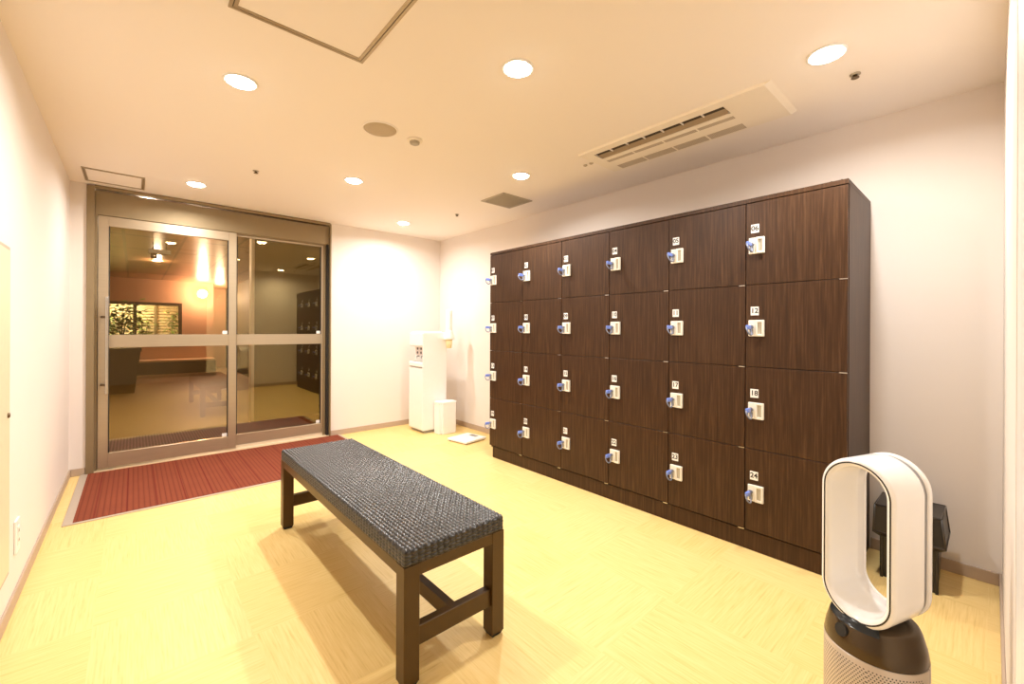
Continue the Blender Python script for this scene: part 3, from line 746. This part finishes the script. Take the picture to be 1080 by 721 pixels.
# low platform along far wall
lp = empty('low_platform', (.85, HF - .3, 0), 'low dark platform with pale edges along the far hall wall', 'platform')
obj('platform_body', B(-.9, 1.54, HF - .55, HF - .004, .07, .36), 'darkwood', lp)
obj('top_edge', B(-.9, 1.54, HF - .57, HF - .004, .36, .40, bev=.004, seg=1), 'lightwood', lp)
obj('kick_edge', B(-.9, 1.54, HF - .56, HF - .004, 0, .07, bev=.004, seg=1), 'lightwood', lp)
# hall mat
obj_ = obj('door_mat', B(-1.2, 1.60, 4.90, 6.06, .0, .008, bev=.002, seg=1), 'grey_mat'); tag(obj_, 'grey ribbed door mat just outside the glass doors', 'mat')
# wall lamp
sx, sy, sz = 1.30, HF - .16, 2.03
wl = empty('wall_lamp', (sx, HF, sz), 'glowing globe wall lamp high on the far hall wall', 'wall lamp')
bm = bm_new(); tube(bm, [(sx, HF, sz - .02), (sx, HF - .02, sz - .02)], .06, 24); tube(bm, [(sx, HF - .02, sz - .02), (sx, HF - .13, sz - .07), (sx, sy, sz - .10)], .012, 8); obj('bracket', bm, 'brass', wl)
bm = bm_new(); bmesh.ops.create_icosphere(bm, subdivisions=3, radius=.10, matrix=Matrix.Translation((sx, sy, sz)))
for f in bm.faces: f.smooth = True
obj('globe', bm, 'globe', wl)
# hanging fixture
hf = empty('ceiling_projector', (.25, 7.6, HC), 'small box fixture on short rods under the hall ceiling', 'ceiling fixture')
bm = bm_new(); tube(bm, [(.19, 7.6, HC), (.19, 7.6, HC - .10)], .007, 8); tube(bm, [(.33, 7.6, HC), (.33, 7.6, HC - .10)], .007, 8); obj('hanger', bm, 'steel', hf)
bm = bm_new(); box(bm, .14, .38, 7.54, 7.66, HC - .16, HC - .10, .008, 2); obj('fixture_box', bm, 'vent', hf)
bm = bm_new(); tube(bm, [(.20, 7.55, HC - .16), (.20, 7.55, HC - .23)], .035, 16); obj('lamp_head', bm, 'steel', hf)
for x, y, lb in ((.55, 6.6, 'added round hall ceiling lamp closest to the glass doors'), (.30, 9.6, 'added round hall ceiling lamp farther back in the hall'), (.10, 5.55, 'added out-of-view round hall ceiling lamp just past the glass doors')):  # ceiling lamps added to light the hall floor and outer mat
    t = empty('added_hall_lamp', (x, y, HC), lb, 'ceiling light', 'added hall ceiling lamps')
    bm = bm_new(); lathe(bm, x, y, [(.085, HC - .0003), (.085, HC - .006), (.07, HC - .010)], 32); obj('trim_ring', bm, 'trimwhite', t)
    bm = bm_new(); lathe(bm, x, y, [(.065, HC - .010), (.06, HC - .013)], 32); obj('diffuser', bm, 'added_bulb', t)
def point(name, loc, e, col, r):
    ld = bpy.data.lights.new(name, 'POINT'); ld.energy = e; ld.color = col; ld.shadow_soft_size = r
    o = bpy.data.objects.new(name, ld); COL.objects.link(o); o.location = loc
point('wall_lamp_light', (sx, sy - .14, sz), 60, (1, .70, .46), .05)
point('added_hall_light', (.55, 6.6, HC - .06), 8, (1, .74, .46), .05)  # added light for the hall floor
point('added_hall_light', (.30, 9.6, HC - .06), 16, (1, .74, .46), .05)  # added light for the rear of the hall floor
point('added_hall_light', (.10, 5.55, HC - .06), 14, (1, .80, .56), .05)  # added above the view to brighten the grey mat and partition
point('passage_light', (1.80, 14.4, 2.0), 30, (1, .72, .42), .08)
point('garden_light', (-.3, HF + .45, 2.0), 130, (1, .95, .70), .06)

# ------------------------------------------------------------------ world, camera, view
w = bpy.data.worlds.new('World'); SC.world = w; w.use_nodes = True
w.node_tree.nodes['Background'].inputs[0].default_value = (.02, .022, .03, 1); w.node_tree.nodes['Background'].inputs[1].default_value = .3
f, hy, yaw, roll = 449.6, 347.35, math.radians(41.567), math.radians(.2575)
s, c = math.sin(yaw), math.cos(yaw)
R = Vector((c, -s, 0)); U = Vector((0, 0, 1)); F = Vector((s, c, 0))
R2 = R * math.cos(roll) + U * math.sin(roll); U2 = -R * math.sin(roll) + U * math.cos(roll)
cd = bpy.data.cameras.new('camera'); co = bpy.data.objects.new('camera', cd); COL.objects.link(co)
cd.sensor_fit = 'HORIZONTAL'; cd.sensor_width = 36; cd.lens = f / 1080 * 36; cd.shift_y = -(360.5 - hy) / 1080; cd.clip_start = .01
m = Matrix.Identity(4)
for i in range(3): m[i][0] = R2[i]; m[i][1] = U2[i]; m[i][2] = -F[i]
m[2][3] = 1.16
co.matrix_world = m
SC.camera = co
vs_ = SC.view_settings
vs_.view_transform = 'Standard'; vs_.look = 'None'; vs_.exposure = 0.74; vs_.gamma = 1; vs_.use_curve_mapping = False
cy_ = SC.cycles
cy_.use_denoising = True; cy_.max_bounces = 12; cy_.diffuse_bounces = 7; cy_.glossy_bounces = 5; cy_.transparent_max_bounces = 12; cy_.sample_clamp_indirect = 6
